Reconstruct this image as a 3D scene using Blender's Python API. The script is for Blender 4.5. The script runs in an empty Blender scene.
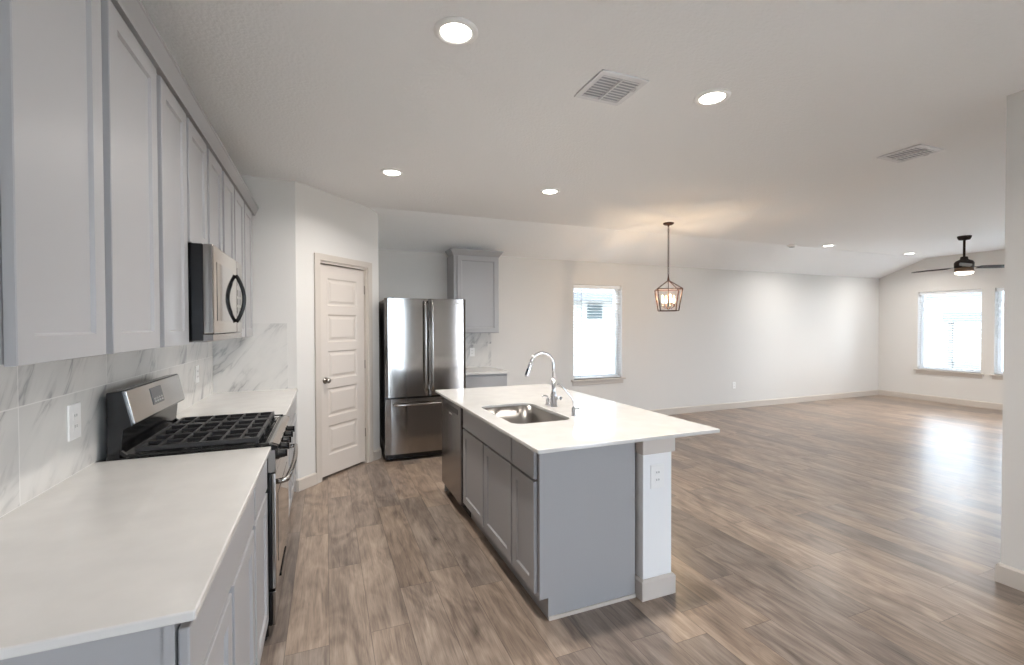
import bpy, bmesh, math, random
from mathutils import Matrix, Vector

C = bpy.context.scene.collection
SC = bpy.context.scene
PI = math.pi
random.seed(4)

# ------------------------------------------------------------------ camera
CAM_H = 1.4644
cam_data = bpy.data.cameras.new('camera')
cam_data.sensor_width = 36.0
cam_data.lens = 456.28 / 1024 * 36.0
cam_data.clip_start = 0.05
cam_data.clip_end = 300
cam = bpy.data.objects.new('camera', cam_data)
C.objects.link(cam)
cam.matrix_world = (Matrix.Translation((0, 0, CAM_H)) @ Matrix.Rotation(-0.3862, 4, 'Z')
                    @ Matrix.Rotation(PI / 2 - 0.0145, 4, 'X') @ Matrix.Rotation(-0.0029, 4, 'Z'))
SC.camera = cam

# ------------------------------------------------------------------ world, exposure
world = bpy.data.worlds.new('overcast_sky')
SC.world = world
world.use_nodes = True
wn = world.node_tree.nodes
wl = world.node_tree.links
bg = wn['Background']
tc = wn.new('ShaderNodeTexCoord')
sep = wn.new('ShaderNodeSeparateXYZ')
ramp = wn.new('ShaderNodeValToRGB')
ramp.color_ramp.elements[0].position = 0.45
ramp.color_ramp.elements[0].color = (0.76, 0.85, 0.98, 1)
ramp.color_ramp.elements[1].position = 0.9
ramp.color_ramp.elements[1].color = (0.82, 0.90, 1.0, 1)
mp = wn.new('ShaderNodeMapRange')
mp.inputs['From Min'].default_value = -1
mp.inputs['From Max'].default_value = 1
wl.new(tc.outputs['Generated'], sep.inputs[0])
wl.new(sep.outputs['Z'], mp.inputs['Value'])
wl.new(mp.outputs[0], ramp.inputs[0])
wl.new(ramp.outputs[0], bg.inputs['Color'])
bg.inputs['Strength'].default_value = 5.7

SC.view_settings.view_transform = 'Standard'
SC.view_settings.look = 'None'
SC.view_settings.gamma = 1.0
SC.view_settings.use_curve_mapping = False
SC.view_settings.exposure = 1.66
LAMP_W = 6.2                      # watts of one recessed lamp
SC.cycles.max_bounces = 14
SC.cycles.diffuse_bounces = 8
SC.cycles.glossy_bounces = 5
SC.cycles.transparent_max_bounces = 16
SC.cycles.sample_clamp_indirect = 6.0
SC.cycles.caustics_reflective = False
SC.cycles.caustics_refractive = False


def portal(loc, rot, sx, sy):
    d = bpy.data.lights.new('window_portal', 'AREA')
    d.shape = 'RECTANGLE'
    d.size = sx
    d.size_y = sy
    d.cycles.is_portal = True
    o = bpy.data.objects.new('window_portal', d)
    o.location = loc
    o.rotation_euler = rot
    C.objects.link(o)


# ------------------------------------------------------------------ materials
def s2l(c):
    return tuple(((x / 255) / 12.92 if x / 255 <= 0.04045 else ((x / 255 + 0.055) / 1.055) ** 2.4) for x in c) + (1,)


def mat(name, rgb, rough=0.5, metal=0.0, spec=0.5, bump=None, coat=0.0, var=None):
    """plain principled paint / metal, with an optional fine bump (scale, strength) and tone variation"""
    m = bpy.data.materials.new(name)
    m.use_nodes = True
    nt = m.node_tree
    p = nt.nodes['Principled BSDF']
    p.inputs['Base Color'].default_value = s2l(rgb)
    p.inputs['Roughness'].default_value = rough
    p.inputs['Metallic'].default_value = metal
    p.inputs['Specular IOR Level'].default_value = spec
    p.inputs['Coat Weight'].default_value = coat
    p.inputs['Coat Roughness'].default_value = 0.05
    g = None
    if bump or var:
        g = nt.nodes.new('ShaderNodeNewGeometry')
    if bump:
        n = nt.nodes.new('ShaderNodeTexNoise')
        n.inputs['Scale'].default_value = bump[0]
        n.inputs['Detail'].default_value = 3
        b = nt.nodes.new('ShaderNodeBump')
        b.inputs['Strength'].default_value = bump[1]
        b.inputs['Distance'].default_value = 0.004
        nt.links.new(g.outputs['Position'], n.inputs['Vector'])
        nt.links.new(n.outputs['Fac'], b.inputs['Height'])
        nt.links.new(b.outputs[0], p.inputs['Normal'])
    if var:
        n = nt.nodes.new('ShaderNodeTexNoise')
        n.inputs['Scale'].default_value = var[0]
        n.inputs['Detail'].default_value = 4
        r = nt.nodes.new('ShaderNodeValToRGB')
        a = s2l(tuple(max(0, min(255, x * (1 - var[1]))) for x in rgb))
        z = s2l(tuple(max(0, min(255, x * (1 + var[1]))) for x in rgb))
        r.color_ramp.elements[0].color = a
        r.color_ramp.elements[0].position = 0.35
        r.color_ramp.elements[1].color = z
        r.color_ramp.elements[1].position = 0.65
        nt.links.new(g.outputs['Position'], n.inputs['Vector'])
        nt.links.new(n.outputs['Fac'], r.inputs[0])
        nt.links.new(r.outputs[0], p.inputs['Base Color'])
    return m


def emit(name, rgb, strength):
    m = bpy.data.materials.new(name)
    m.use_nodes = True
    p = m.node_tree.nodes['Principled BSDF']
    p.inputs['Base Color'].default_value = s2l(rgb)
    p.inputs['Emission Color'].default_value = s2l(rgb)
    p.inputs['Emission Strength'].default_value = strength
    return m


M = {}
M['wall'] = mat('wall_paint', (216, 213, 209), 0.85, spec=0.2, bump=(90, 0.12))
M['ceiling'] = mat('ceiling_texture_paint', (241, 241, 241), 0.9, spec=0.15, bump=(60, 0.9))
M['post'] = mat('white_post_paint', (238, 238, 238), 0.6, spec=0.3)
M['trim'] = mat('trim_paint', (198, 189, 180), 0.45, spec=0.4)
M['door'] = mat('door_paint', (206, 197, 189), 0.42, spec=0.45)
M['cab'] = mat('grey_cabinet_paint', (163, 162, 163), 0.38, spec=0.5)
M['cabin'] = mat('cabinet_inside_shadow_gap', (70, 68, 68), 0.7)
M['quartz'] = mat('white_quartz', (214, 211, 207), 0.06, spec=0.6, var=(9, 0.012))
M['plastic'] = mat('white_plastic', (240, 239, 237), 0.35)
M['slot'] = mat('outlet_slot', (60, 58, 56), 0.6)
M['black'] = mat('black_enamel', (12, 12, 14), 0.2, spec=0.4)
M['iron'] = mat('cast_iron', (46, 45, 46), 0.42, spec=0.5, bump=(250, 0.15))
M['blackglass'] = mat('black_oven_glass', (22, 21, 22), 0.05, spec=0.6, coat=0.6)
M['chrome'] = mat('chrome', (225, 226, 230), 0.06, metal=1)
M['nickel'] = mat('satin_nickel', (150, 143, 135), 0.28, metal=1)
M['sink'] = mat('sink_steel', (158, 153, 148), 0.30, metal=1)
M['bronze'] = mat('dark_bronze', (66, 44, 36), 0.4, metal=0.7)
M['fan'] = mat('fan_dark_bronze', (40, 32, 29), 0.65, spec=0.25)
M['kit'] = mat('brown_light_kit', (104, 78, 58), 0.5)
M['vinyl'] = mat('white_vinyl', (238, 240, 242), 0.4)
M['blind'] = mat('white_blind_slat', (236, 238, 240), 0.45)
M['cord'] = mat('blind_cord', (150, 152, 155), 0.7)
M['vent'] = mat('white_vent_metal', (226, 226, 228), 0.45)
M['ventdark'] = mat('duct_inside', (180, 182, 188), 0.8)
M['lens'] = emit('led_lens', (255, 248, 236), 6.0)
M['bulb'] = emit('candle_bulb', (255, 220, 178), 5.0)
M['fanlens'] = emit('fan_light_lens', (255, 240, 222), 3.0)
M['lcd'] = mat('clock_display', (70, 76, 84), 0.12, spec=0.6)
M['grey_mark'] = mat('light_marking', (196, 194, 190), 0.4)
M['rubber'] = mat('dark_rubber', (28, 27, 27), 0.7)
M['ground'] = mat('outside_ground', (205, 203, 198), 0.9, var=(3, 0.12))
M['siding'] = mat('neighbour_siding', (150, 149, 146), 0.8)
M['roofing'] = mat('grey_roof_shingle', (84, 86, 90), 0.9, var=(30, 0.12))
M['shutter'] = mat('grey_green_louvre', (74, 84, 86), 0.7)
M['fence'] = mat('weathered_fence_wood', (96, 95, 93), 0.85, var=(6, 0.08))
M['leaf'] = mat('green_leaf', (70, 84, 66), 0.7)
M['bark'] = mat('twig_bark', (90, 80, 72), 0.8)


def steel(name, rgb, rough, axis='Z', aniso=0.75):
    m = mat(name, rgb, rough, metal=1)
    nt = m.node_tree
    p = nt.nodes['Principled BSDF']
    p.inputs['Anisotropic'].default_value = aniso
    p.inputs['Anisotropic Rotation'].default_value = 0.25
    t = nt.nodes.new('ShaderNodeTangent')
    t.direction_type = 'RADIAL'
    t.axis = axis
    nt.links.new(t.outputs[0], p.inputs['Tangent'])
    # fine brushed lines
    g = nt.nodes.new('ShaderNodeNewGeometry')
    mpn = nt.nodes.new('ShaderNodeMapping')
    mpn.inputs['Scale'].default_value = (4, 4, 500)
    n = nt.nodes.new('ShaderNodeTexNoise')
    n.inputs['Scale'].default_value = 1.0
    mr = nt.nodes.new('ShaderNodeMapRange')
    mr.inputs['To Min'].default_value = rough * 0.94
    mr.inputs['To Max'].default_value = rough * 1.06
    nt.links.new(g.outputs['Position'], mpn.inputs[0])
    nt.links.new(mpn.outputs[0], n.inputs['Vector'])
    nt.links.new(n.outputs['Fac'], mr.inputs['Value'])
    nt.links.new(mr.outputs[0], p.inputs['Roughness'])
    return m


M['steel'] = steel('brushed_stainless', (160, 156, 152), 0.13)
M['steel_dark'] = steel('dark_brushed_stainless', (140, 136, 134), 0.2)


def glass_mat():
    m = bpy.data.materials.new('window_glass')
    m.use_nodes = True
    nt = m.node_tree
    nt.nodes.clear()
    out = nt.nodes.new('ShaderNodeOutputMaterial')
    tr = nt.nodes.new('ShaderNodeBsdfTransparent')
    tr.inputs[0].default_value = (0.93, 0.96, 0.97, 1)
    gl = nt.nodes.new('ShaderNodeBsdfGlossy')
    gl.inputs['Roughness'].default_value = 0.02
    lw = nt.nodes.new('ShaderNodeFresnel')
    lw.inputs['IOR'].default_value = 1.3
    mx = nt.nodes.new('ShaderNodeMixShader')
    nt.links.new(lw.outputs[0], mx.inputs[0])
    nt.links.new(tr.outputs[0], mx.inputs[1])
    nt.links.new(gl.outputs[0], mx.inputs[2])
    nt.links.new(mx.outputs[0], out.inputs[0])
    return m


M['glass'] = glass_mat()


class NT:
    """tiny node-building helper"""
    def __init__(self, m):
        m.use_nodes = True
        self.nt = m.node_tree
        self.p = self.nt.nodes['Principled BSDF']

    def math(self, op, a, b=None):
        n = self.nt.nodes.new('ShaderNodeMath')
        n.operation = op
        for i, v in enumerate((a, b)):
            if v is None:
                continue
            if isinstance(v, (int, float)):
                n.inputs[i].default_value = v
            else:
                self.nt.links.new(v, n.inputs[i])
        return n.outputs[0]

    def node(self, t, **kw):
        n = self.nt.nodes.new(t)
        for k, v in kw.items():
            setattr(n, k, v)
        return n

    def link(self, a, b):
        self.nt.links.new(a, b)

    def comb(self, x, y, z):
        n = self.nt.nodes.new('ShaderNodeCombineXYZ')
        for i, v in enumerate((x, y, z)):
            if isinstance(v, (int, float)):
                n.inputs[i].default_value = v
            else:
                self.nt.links.new(v, n.inputs[i])
        return n.outputs[0]

    def ramp(self, fac, stops):
        n = self.nt.nodes.new('ShaderNodeValToRGB')
        cr = n.color_ramp
        while len(cr.elements) < len(stops):
            cr.elements.new(0.5)
        for e, (p, c) in zip(cr.elements, stops):
            e.position = p
            e.color = c
        self.nt.links.new(fac, n.inputs[0])
        return n.outputs[0]

    def mix(self, fac, a, b, mode='MIX'):
        n = self.nt.nodes.new('ShaderNodeMix')
        n.data_type = 'RGBA'
        n.blend_type = mode
        for s, v in ((n.inputs[0], fac), (n.inputs[6], a), (n.inputs[7], b)):
            if isinstance(v, (int, float)):
                s.default_value = v
            elif isinstance(v, tuple):
                s.default_value = v
            else:
                self.nt.links.new(v, s)
        return n.outputs[2]


def plank_floor():
    m = bpy.data.materials.new('wood_plank_floor')
    h = NT(m)
    g = h.node('ShaderNodeNewGeometry')
    s = h.node('ShaderNodeSeparateXYZ')
    h.link(g.outputs['Position'], s.inputs[0])
    W, L = 0.185, 1.22
    xr = h.math('DIVIDE', s.outputs['X'], W)
    row = h.math('FLOOR', xr)
    wn1 = h.node('ShaderNodeTexWhiteNoise', noise_dimensions='1D')
    h.link(row, wn1.inputs['W'])
    off = h.math('MULTIPLY', wn1.outputs['Value'], 1.0)
    yr = h.math('ADD', h.math('DIVIDE', s.outputs['Y'], L), off)
    col = h.math('FLOOR', yr)
    wn2 = h.node('ShaderNodeTexWhiteNoise', noise_dimensions='2D')
    h.link(h.comb(row, col, 0), wn2.inputs['Vector'])
    pid = wn2.outputs['Value']
    # long grain, shifted per plank
    gx = h.math('ADD', h.math('MULTIPLY', s.outputs['X'], 34), h.math('MULTIPLY', pid, 91))
    gy = h.math('ADD', h.math('MULTIPLY', s.outputs['Y'], 2.6), h.math('MULTIPLY', pid, 37))
    n1 = h.node('ShaderNodeTexNoise')
    n1.inputs['Scale'].default_value = 1.0
    n1.inputs['Detail'].default_value = 8
    n1.inputs['Roughness'].default_value = 0.7
    n1.inputs['Distortion'].default_value = 0.9
    h.link(h.comb(gx, gy, pid), n1.inputs['Vector'])
    # broad cathedral figure
    n2 = h.node('ShaderNodeTexNoise')
    n2.inputs['Scale'].default_value = 1.0
    n2.inputs['Detail'].default_value = 2
    n2.inputs['Distortion'].default_value = 1.6
    h.link(h.comb(h.math('MULTIPLY', gx, 0.22), h.math('MULTIPLY', gy, 0.9), pid), n2.inputs['Vector'])
    n3 = h.node('ShaderNodeTexNoise')
    n3.inputs['Scale'].default_value = 1.0
    n3.inputs['Detail'].default_value = 3
    h.link(h.comb(h.math('MULTIPLY', gx, 7), h.math('MULTIPLY', gy, 3), 0), n3.inputs['Vector'])
    f = h.math('ADD', h.math('MULTIPLY', n1.outputs['Fac'], 0.42), h.math('ADD', h.math('MULTIPLY', n2.outputs['Fac'], 0.40), h.math('MULTIPLY', n3.outputs['Fac'], 0.18)))
    base = h.ramp(f, [(0.34, s2l((90, 80, 73))), (0.45, s2l((127, 113, 103))), (0.54, s2l((150, 135, 123))), (0.66, s2l((174, 159, 146)))])
    tone = h.ramp(pid, [(0.0, (0.68, 0.69, 0.71, 1)), (0.3, (0.86, 0.86, 0.87, 1)), (0.55, (1.0, 0.97, 0.93, 1)), (0.8, (1.06, 1.0, 0.93, 1)), (1.0, (1.2, 1.17, 1.13, 1))])
    c = h.mix(1.0, base, tone, 'MULTIPLY')
    # joints
    fx = h.math('FRACT', xr)
    ex = h.math('MINIMUM', fx, h.math('SUBTRACT', 1.0, fx))
    fy = h.math('FRACT', yr)
    ey = h.math('MULTIPLY', h.math('MINIMUM', fy, h.math('SUBTRACT', 1.0, fy)), L / W)
    e = h.math('MINIMUM', ex, ey)
    j = h.math('LESS_THAN', e, 0.010)
    c = h.mix(h.math('MULTIPLY', j, 0.5), c, s2l((62, 52, 45)))
    h.link(c, h.p.inputs['Base Color'])
    rr = h.node('ShaderNodeMapRange')
    rr.inputs['To Min'].default_value = 0.20
    rr.inputs['To Max'].default_value = 0.42
    h.link(f, rr.inputs['Value'])
    h.link(rr.outputs[0], h.p.inputs['Roughness'])
    b = h.node('ShaderNodeBump')
    b.inputs['Strength'].default_value = 0.25
    b.inputs['Distance'].default_value = 0.002
    h.link(h.math('SUBTRACT', f, h.math('MULTIPLY', j, 0.6)), b.inputs['Height'])
    h.link(b.outputs[0], h.p.inputs['Normal'])
    h.p.inputs['Specular IOR Level'].default_value = 0.5
    return m


M['floor'] = plank_floor()


def marble(name, horiz, first, tile=0.61, z0=0.914, th=0.305):
    """marble-look tile: grey diagonal veins on white, thin grout joints; horiz is the wall's run axis"""
    m = bpy.data.materials.new(name)
    h = NT(m)
    g = h.node('ShaderNodeNewGeometry')
    s = h.node('ShaderNodeSeparateXYZ')
    h.link(g.outputs['Position'], s.inputs[0])
    u = s.outputs[horiz]
    z = s.outputs['Z']
    tu = h.math('DIVIDE', h.math('SUBTRACT', u, first), tile)
    tz = h.math('DIVIDE', h.math('SUBTRACT', z, z0), th)
    wn = h.node('ShaderNodeTexWhiteNoise', noise_dimensions='2D')
    h.link(h.comb(h.math('FLOOR', tu), h.math('FLOOR', tz), 0), wn.inputs['Vector'])
    sh = h.math('MULTIPLY', wn.outputs['Value'], 13.0)
    # rotate so that the veins climb to the right at about 55 degrees
    ca, sa = math.cos(math.radians(52)), math.sin(math.radians(52))
    a = h.math('ADD', h.math('MULTIPLY', u, ca), h.math('MULTIPLY', z, sa))
    b = h.math('SUBTRACT', h.math('MULTIPLY', z, ca), h.math('MULTIPLY', u, sa))
    v1 = h.comb(h.math('ADD', h.math('MULTIPLY', a, 1.9), sh), h.math('ADD', h.math('MULTIPLY', b, 8.5), sh), sh)
    n1 = h.node('ShaderNodeTexNoise')
    n1.inputs['Scale'].default_value = 1.0
    n1.inputs['Detail'].default_value = 4
    n1.inputs['Roughness'].default_value = 0.55
    n1.inputs['Distortion'].default_value = 0.5
    h.link(v1, n1.inputs['Vector'])
    d = h.math('ABSOLUTE', h.math('SUBTRACT', n1.outputs['Fac'], 0.5))
    vein = h.ramp(d, [(0.0, (1, 1, 1, 1)), (0.022, (0.35, 0.35, 0.35, 1)), (0.07, (0, 0, 0, 1))])
    n2 = h.node('ShaderNodeTexNoise')
    n2.inputs['Scale'].default_value = 1.0
    n2.inputs['Detail'].default_value = 3
    h.link(h.comb(h.math('ADD', h.math('MULTIPLY', a, 2.0), sh), h.math('MULTIPLY', b, 4.0), 5.0), n2.inputs['Vector'])
    patch = h.ramp(n2.outputs['Fac'], [(0.42, (0.05, 0.05, 0.05, 1)), (0.62, (1, 1, 1, 1))])
    k = h.math('MULTIPLY', vein, patch)
    cloud = h.ramp(n2.outputs['Fac'], [(0.3, s2l((222, 219, 214))), (0.7, s2l((205, 203, 200)))])
    c = h.mix(h.math('MULTIPLY', k, 0.85), cloud, s2l((138, 137, 138)))
    fu = h.math('FRACT', tu)
    eu = h.math('MULTIPLY', h.math('MINIMUM', fu, h.math('SUBTRACT', 1.0, fu)), tile)
    fz = h.math('FRACT', tz)
    ez = h.math('MULTIPLY', h.math('MINIMUM', fz, h.math('SUBTRACT', 1.0, fz)), th)
    j = h.math('LESS_THAN', h.math('MINIMUM', eu, ez), 0.002)
    c = h.mix(h.math('MULTIPLY', j, 0.7), c, s2l((238, 236, 232)))
    h.link(c, h.p.inputs['Base Color'])
    h.p.inputs['Roughness'].default_value = 0.22
    return m


M['tileY'] = marble('marble_tile_run_y', 'Y', 1.865)
M['tileX'] = marble('marble_tile_run_x', 'X', -0.89, th=0.61)
M['tileB'] = marble('marble_tile_back', 'X', 1.45)


# ------------------------------------------------------------------ mesh helpers
class MB:
    def __init__(self, xf=None):
        self.bm = bmesh.new()
        self.xf = xf or (lambda *p: p)

    def v(self, *p):
        return self.bm.verts.new(self.xf(*p))

    def face(self, vs, smooth=False):
        try:
            f = self.bm.faces.new(vs)
            f.smooth = smooth
            return f
        except ValueError:
            return None

    def box(self, x0, x1, y0, y1, z0, z1):
        a = [self.v(x, y, z) for z in (z0, z1) for y in (y0, y1) for x in (x0, x1)]
        for q in ((0, 2, 3, 1), (4, 5, 7, 6), (0, 1, 5, 4), (2, 6, 7, 3), (0, 4, 6, 2), (1, 3, 7, 5)):
            self.face([a[i] for i in q])
        return self

    def prism(self, poly, axis, a, b, smooth=False):
        """poly = 2-D outline in the other two axes (in x,y,z order), swept from a to b along axis"""
        def P(u, w, t):
            return {'X': (t, u, w), 'Y': (u, t, w), 'Z': (u, w, t)}[axis]
        A = [self.v(*P(u, w, a)) for u, w in poly]
        B = [self.v(*P(u, w, b)) for u, w in poly]
        n = len(poly)
        for i in range(n):
            self.face([A[i], A[(i + 1) % n], B[(i + 1) % n], B[i]], smooth)
        self.face(A[::-1])
        self.face(B)
        return self

    def tube(self, pts, r, n=10, closed=False, caps=True):
        pts = [Vector(p) for p in pts]
        m = len(pts)
        rs = r if isinstance(r, (list, tuple)) else [r] * m
        rings = []
        up = None
        for i, p in enumerate(pts):
            if closed:
                t = pts[(i + 1) % m] - pts[i - 1]
            else:
                t = pts[min(i + 1, m - 1)] - pts[max(i - 1, 0)]
            t.normalize()
            if up is None:
                up = Vector((0, 0, 1)) if abs(t.z) < 0.9 else Vector((1, 0, 0))
            s = t.cross(up).normalized()
            up = s.cross(t).normalized()
            rings.append([self.v(*(p + (s * math.cos(2 * PI * k / n) + up * math.sin(2 * PI * k / n)) * rs[i])) for k in range(n)])
        for i in range(m if closed else m - 1):
            A, B = rings[i], rings[(i + 1) % m]
            for k in range(n):
                self.face([A[k], A[(k + 1) % n], B[(k + 1) % n], B[k]], True)
        if caps and not closed:
            self.face(rings[0][::-1])
            self.face(rings[-1])
        return self

    def bar(self, p, q, w, d=None):
        """square bar between two points"""
        p, q = Vector(p), Vector(q)
        d = d or w
        t = (q - p).normalized()
        up = Vector((0, 0, 1)) if abs(t.z) < 0.95 else Vector((0, 1, 0))
        s = t.cross(up).normalized() * (w / 2)
        u = s.cross(t).normalized() * (d / 2)
        A = [self.v(*(p + a * s + b * u)) for a, b in ((-1, -1), (1, -1), (1, 1), (-1, 1))]
        B = [self.v(*(q + a * s + b * u)) for a, b in ((-1, -1), (1, -1), (1, 1), (-1, 1))]
        for i in range(4):
            self.face([A[i], A[(i + 1) % 4], B[(i + 1) % 4], B[i]])
        self.face(A[::-1])
        self.face(B)
        return self

    def lathe(self, prof, c=(0, 0, 0), axis='Z', n=28):
        """prof = (radius, height) pairs"""
        rings = []
        for r, hgt in prof:
            ring = []
            for k in range(n):
                a = 2 * PI * k / n
                u, w = r * math.cos(a), r * math.sin(a)
                p = {'Z': (u, w, hgt), 'X': (hgt, u, w), 'Y': (u, hgt, w)}[axis]
                ring.append(self.v(c[0] + p[0], c[1] + p[1], c[2] + p[2]))
            rings.append(ring)
        for A, B in zip(rings, rings[1:]):
            for k in range(n):
                self.face([A[k], A[(k + 1) % n], B[(k + 1) % n], B[k]], True)
        self.face(rings[0][::-1])
        self.face(rings[-1])
        return self

    def frame_panel(self, P, u0, u1, v0, v1, t=0.02, rail=0.058, rec=0.009, lip=0.006, raised=False):
        """shaker door: raised stiles and rails round a recessed flat panel; P maps (u, v, outward) to space"""
        def ring(i, w):
            return [self.v(*P(u, v, w)) for u, v in ((u0 + i, v0 + i), (u1 - i, v0 + i), (u1 - i, v1 - i), (u0 + i, v1 - i))]
        rs = [ring(0, 0), ring(0, t - 0.002), ring(0.002, t), ring(rail, t), ring(rail + lip, t - rec)]
        for A, B in zip(rs, rs[1:]):
            for k in range(4):
                self.face([A[k], A[(k + 1) % 4], B[(k + 1) % 4], B[k]])
        self.face(rs[0][::-1])
        self.face(rs[-1])
        return self

    def build(self, name, m, parent=None, bevel=0.0, seg=2):
        bm = self.bm
        bmesh.ops.remove_doubles(bm, verts=bm.verts, dist=1e-6)
        bmesh.ops.recalc_face_normals(bm, faces=bm.faces)
        if parent is not None:
            off = WLOC[parent.name]
        else:
            lo = Vector((min(v.co.x for v in bm.verts), min(v.co.y for v in bm.verts), min(v.co.z for v in bm.verts)))
            hi = Vector((max(v.co.x for v in bm.verts), max(v.co.y for v in bm.verts), 0))
            off = Vector(((lo.x + hi.x) / 2, (lo.y + hi.y) / 2, lo.z))
        bmesh.ops.translate(bm, verts=bm.verts, vec=-off)
        me = bpy.data.meshes.new(name)
        bm.to_mesh(me)
        bm.free()
        me.materials.append(M[m] if isinstance(m, str) else m)
        o = bpy.data.objects.new(name, me)
        C.objects.link(o)
        if parent is not None:
            o.parent = parent
            WLOC[o.name] = off.copy()      # children share the thing's own space
        else:
            o.location = off
            WLOC[o.name] = off.copy()
        if bevel:
            b = o.modifiers.new('edge', 'BEVEL')
            b.width = bevel
            b.segments = seg
            b.limit_method = 'ANGLE'
            b.angle_limit = math.radians(40)
        return o


WLOC = {}


def thing(name, label, cat, loc, group=None):
    o = bpy.data.objects.new(name, None)
    o.empty_display_size = 0.1
    o.location = loc
    C.objects.link(o)
    WLOC[o.name] = Vector(loc)
    return tag(o, label, cat, group)


def tag(o, label, cat, group=None):
    o['label'] = label
    o['category'] = cat
    if group:
        o['group'] = group
    return o


def structure(o, label=None):
    o['kind'] = 'structure'
    if label:
        o['label'] = label
    return o


def copy_thing(root, loc, label=None):
    r = root.copy()
    C.objects.link(r)
    r.location = loc
    WLOC[r.name] = Vector(loc)
    if label:
        r['label'] = label
    for ch in [c for c in C.objects if c.parent == root]:
        d = ch.copy()
        C.objects.link(d)
        d.parent = r
        for g in [c for c in C.objects if c.parent == ch]:
            e = g.copy()
            C.objects.link(e)
            e.parent = d
    return r


def rounded(x0, x1, y0, y1, r, n=6):
    pts = []
    for cx, cy, a0 in ((x1 - r, y1 - r, 0), (x0 + r, y1 - r, 90), (x0 + r, y0 + r, 180), (x1 - r, y0 + r, 270)):
        for k in range(n + 1):
            a = math.radians(a0 + 90 * k / n)
            pts.append((cx + r * math.cos(a), cy + r * math.sin(a)))
    return pts


# ------------------------------------------------------------------ room shell
XL, XR = -0.888, 10.70            # left kitchen wall, far right wall
YB, YF = 5.95, -3.2               # back wall, wall behind the camera
ZC, ZB, YC = 2.745, 2.43, 5.14    # flat ceiling, its low edge at the back wall, where the slope begins
XP, YP = 3.54, 1.340             # end of the wall stub at the right
YS = -1.6                         # living room wall behind the stub

structure(MB().box(XL - 0.15, XR + 0.2, YF - 0.2, YB + 0.2, -0.1, 0).build('floor', 'floor'))
ce = MB()
ce.prism([(YF - 0.2, ZC), (YC, ZC), (YB + 0.2, ZB - 0.2 * (ZC - ZB) / (YB - YC)),
          (YB + 0.2, ZB + 0.05), (YC, ZC + 0.12), (YF - 0.2, ZC + 0.12)], 'X', XL - 0.15, XR + 0.2)
structure(ce.build('ceiling', 'ceiling'))


def wall(name, P, u0, u1, z0, z1, t, holes=()):
    """wall slab with rectangular openings; P maps (u, depth, z)"""
    us = sorted({u0, u1, *[h[0] for h in holes], *[h[1] for h in holes]})
    zs = sorted({z0, z1, *[h[2] for h in holes], *[h[3] for h in holes]})

    def solid(i, j):
        if not (0 <= i < len(us) - 1 and 0 <= j < len(zs) - 1):
            return False
        a, b = (us[i] + us[i + 1]) / 2, (zs[j] + zs[j + 1]) / 2
        return not any(h[0] < a < h[1] and h[2] < b < h[3] for h in holes)
    mb = MB()
    for i in range(len(us) - 1):
        for j in range(len(zs) - 1):
            if not solid(i, j):
                continue
            a, b, c, d = us[i], us[i + 1], zs[j], zs[j + 1]
            V = {(k, l, w): mb.v(*P((a, b)[k], (0, t)[w], (c, d)[l])) for k in (0, 1) for l in (0, 1) for w in (0, 1)}
            for w in (0, 1):
                mb.face([V[0, 0, w], V[1, 0, w], V[1, 1, w], V[0, 1, w]])
            if not solid(i - 1, j):
                mb.face([V[0, 0, 0], V[0, 1, 0], V[0, 1, 1], V[0, 0, 1]])
            if not solid(i + 1, j):
                mb.face([V[1, 0, 0], V[1, 1, 0], V[1, 1, 1], V[1, 0, 1]])
            if not solid(i, j - 1):
                mb.face([V[0, 0, 0], V[1, 0, 0], V[1, 0, 1], V[0, 0, 1]])
            if not solid(i, j + 1):
                mb.face([V[0, 1, 0], V[1, 1, 0], V[1, 1, 1], V[0, 1, 1]])
    return structure(mb.build(name, 'wall'))


PB = lambda u, d, z: (u, YB + d, z)          # back wall
PR = lambda u, d, z: (XR + d, u, z)          # right wall
PF = lambda u, d, z: (u, YF - d, z)          # wall behind the camera
PS = lambda u, d, z: (u, YS - d, z)          # living room front wall
PL = lambda u, d, z: (XL - d, u, z)          # left wall

W1 = (3.41, 4.27, 0.655, 2.083)
W2 = (4.335, 5.27, 0.60, 2.095)
W3 = (3.23, 4.165, 0.60, 2.095)
W4 = (2.125, 3.06, 0.60, 2.095)
WF = (0.75, 2.05, 0.05, 2.25)  # window opening invented behind the camera to let daylight in
WS = (6.0, 7.8, 0.05, 2.15)  # unseen living room window opening, added as a daylight source
wall('wall_back', PB, XL, XR, 0, ZB + 0.02, 0.18, [W1])
wall('wall_right', PR, YS - 0.18, YB, 0, ZC + 0.02, 0.18, [W2, W3, W4])
wall('wall_left', PL, YF, YB, 0, ZC + 0.02, 0.14)
wall('wall_front', PF, XL, XP + 0.13, 0, ZC + 0.02, 0.18, [WF])
wall('wall_living_front', PS, XP + 0.13, XR, 0, ZC + 0.02, 0.18, [WS])
wall('wall_stub_right', lambda u, d, z: (XP + d, u, z), YF, YP, 0, ZC + 0.02, 0.13, [(-2.8, 0.3, 0.0, 2.2)])  # opening added out of view so living room daylight reaches the left cabinets

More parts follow.
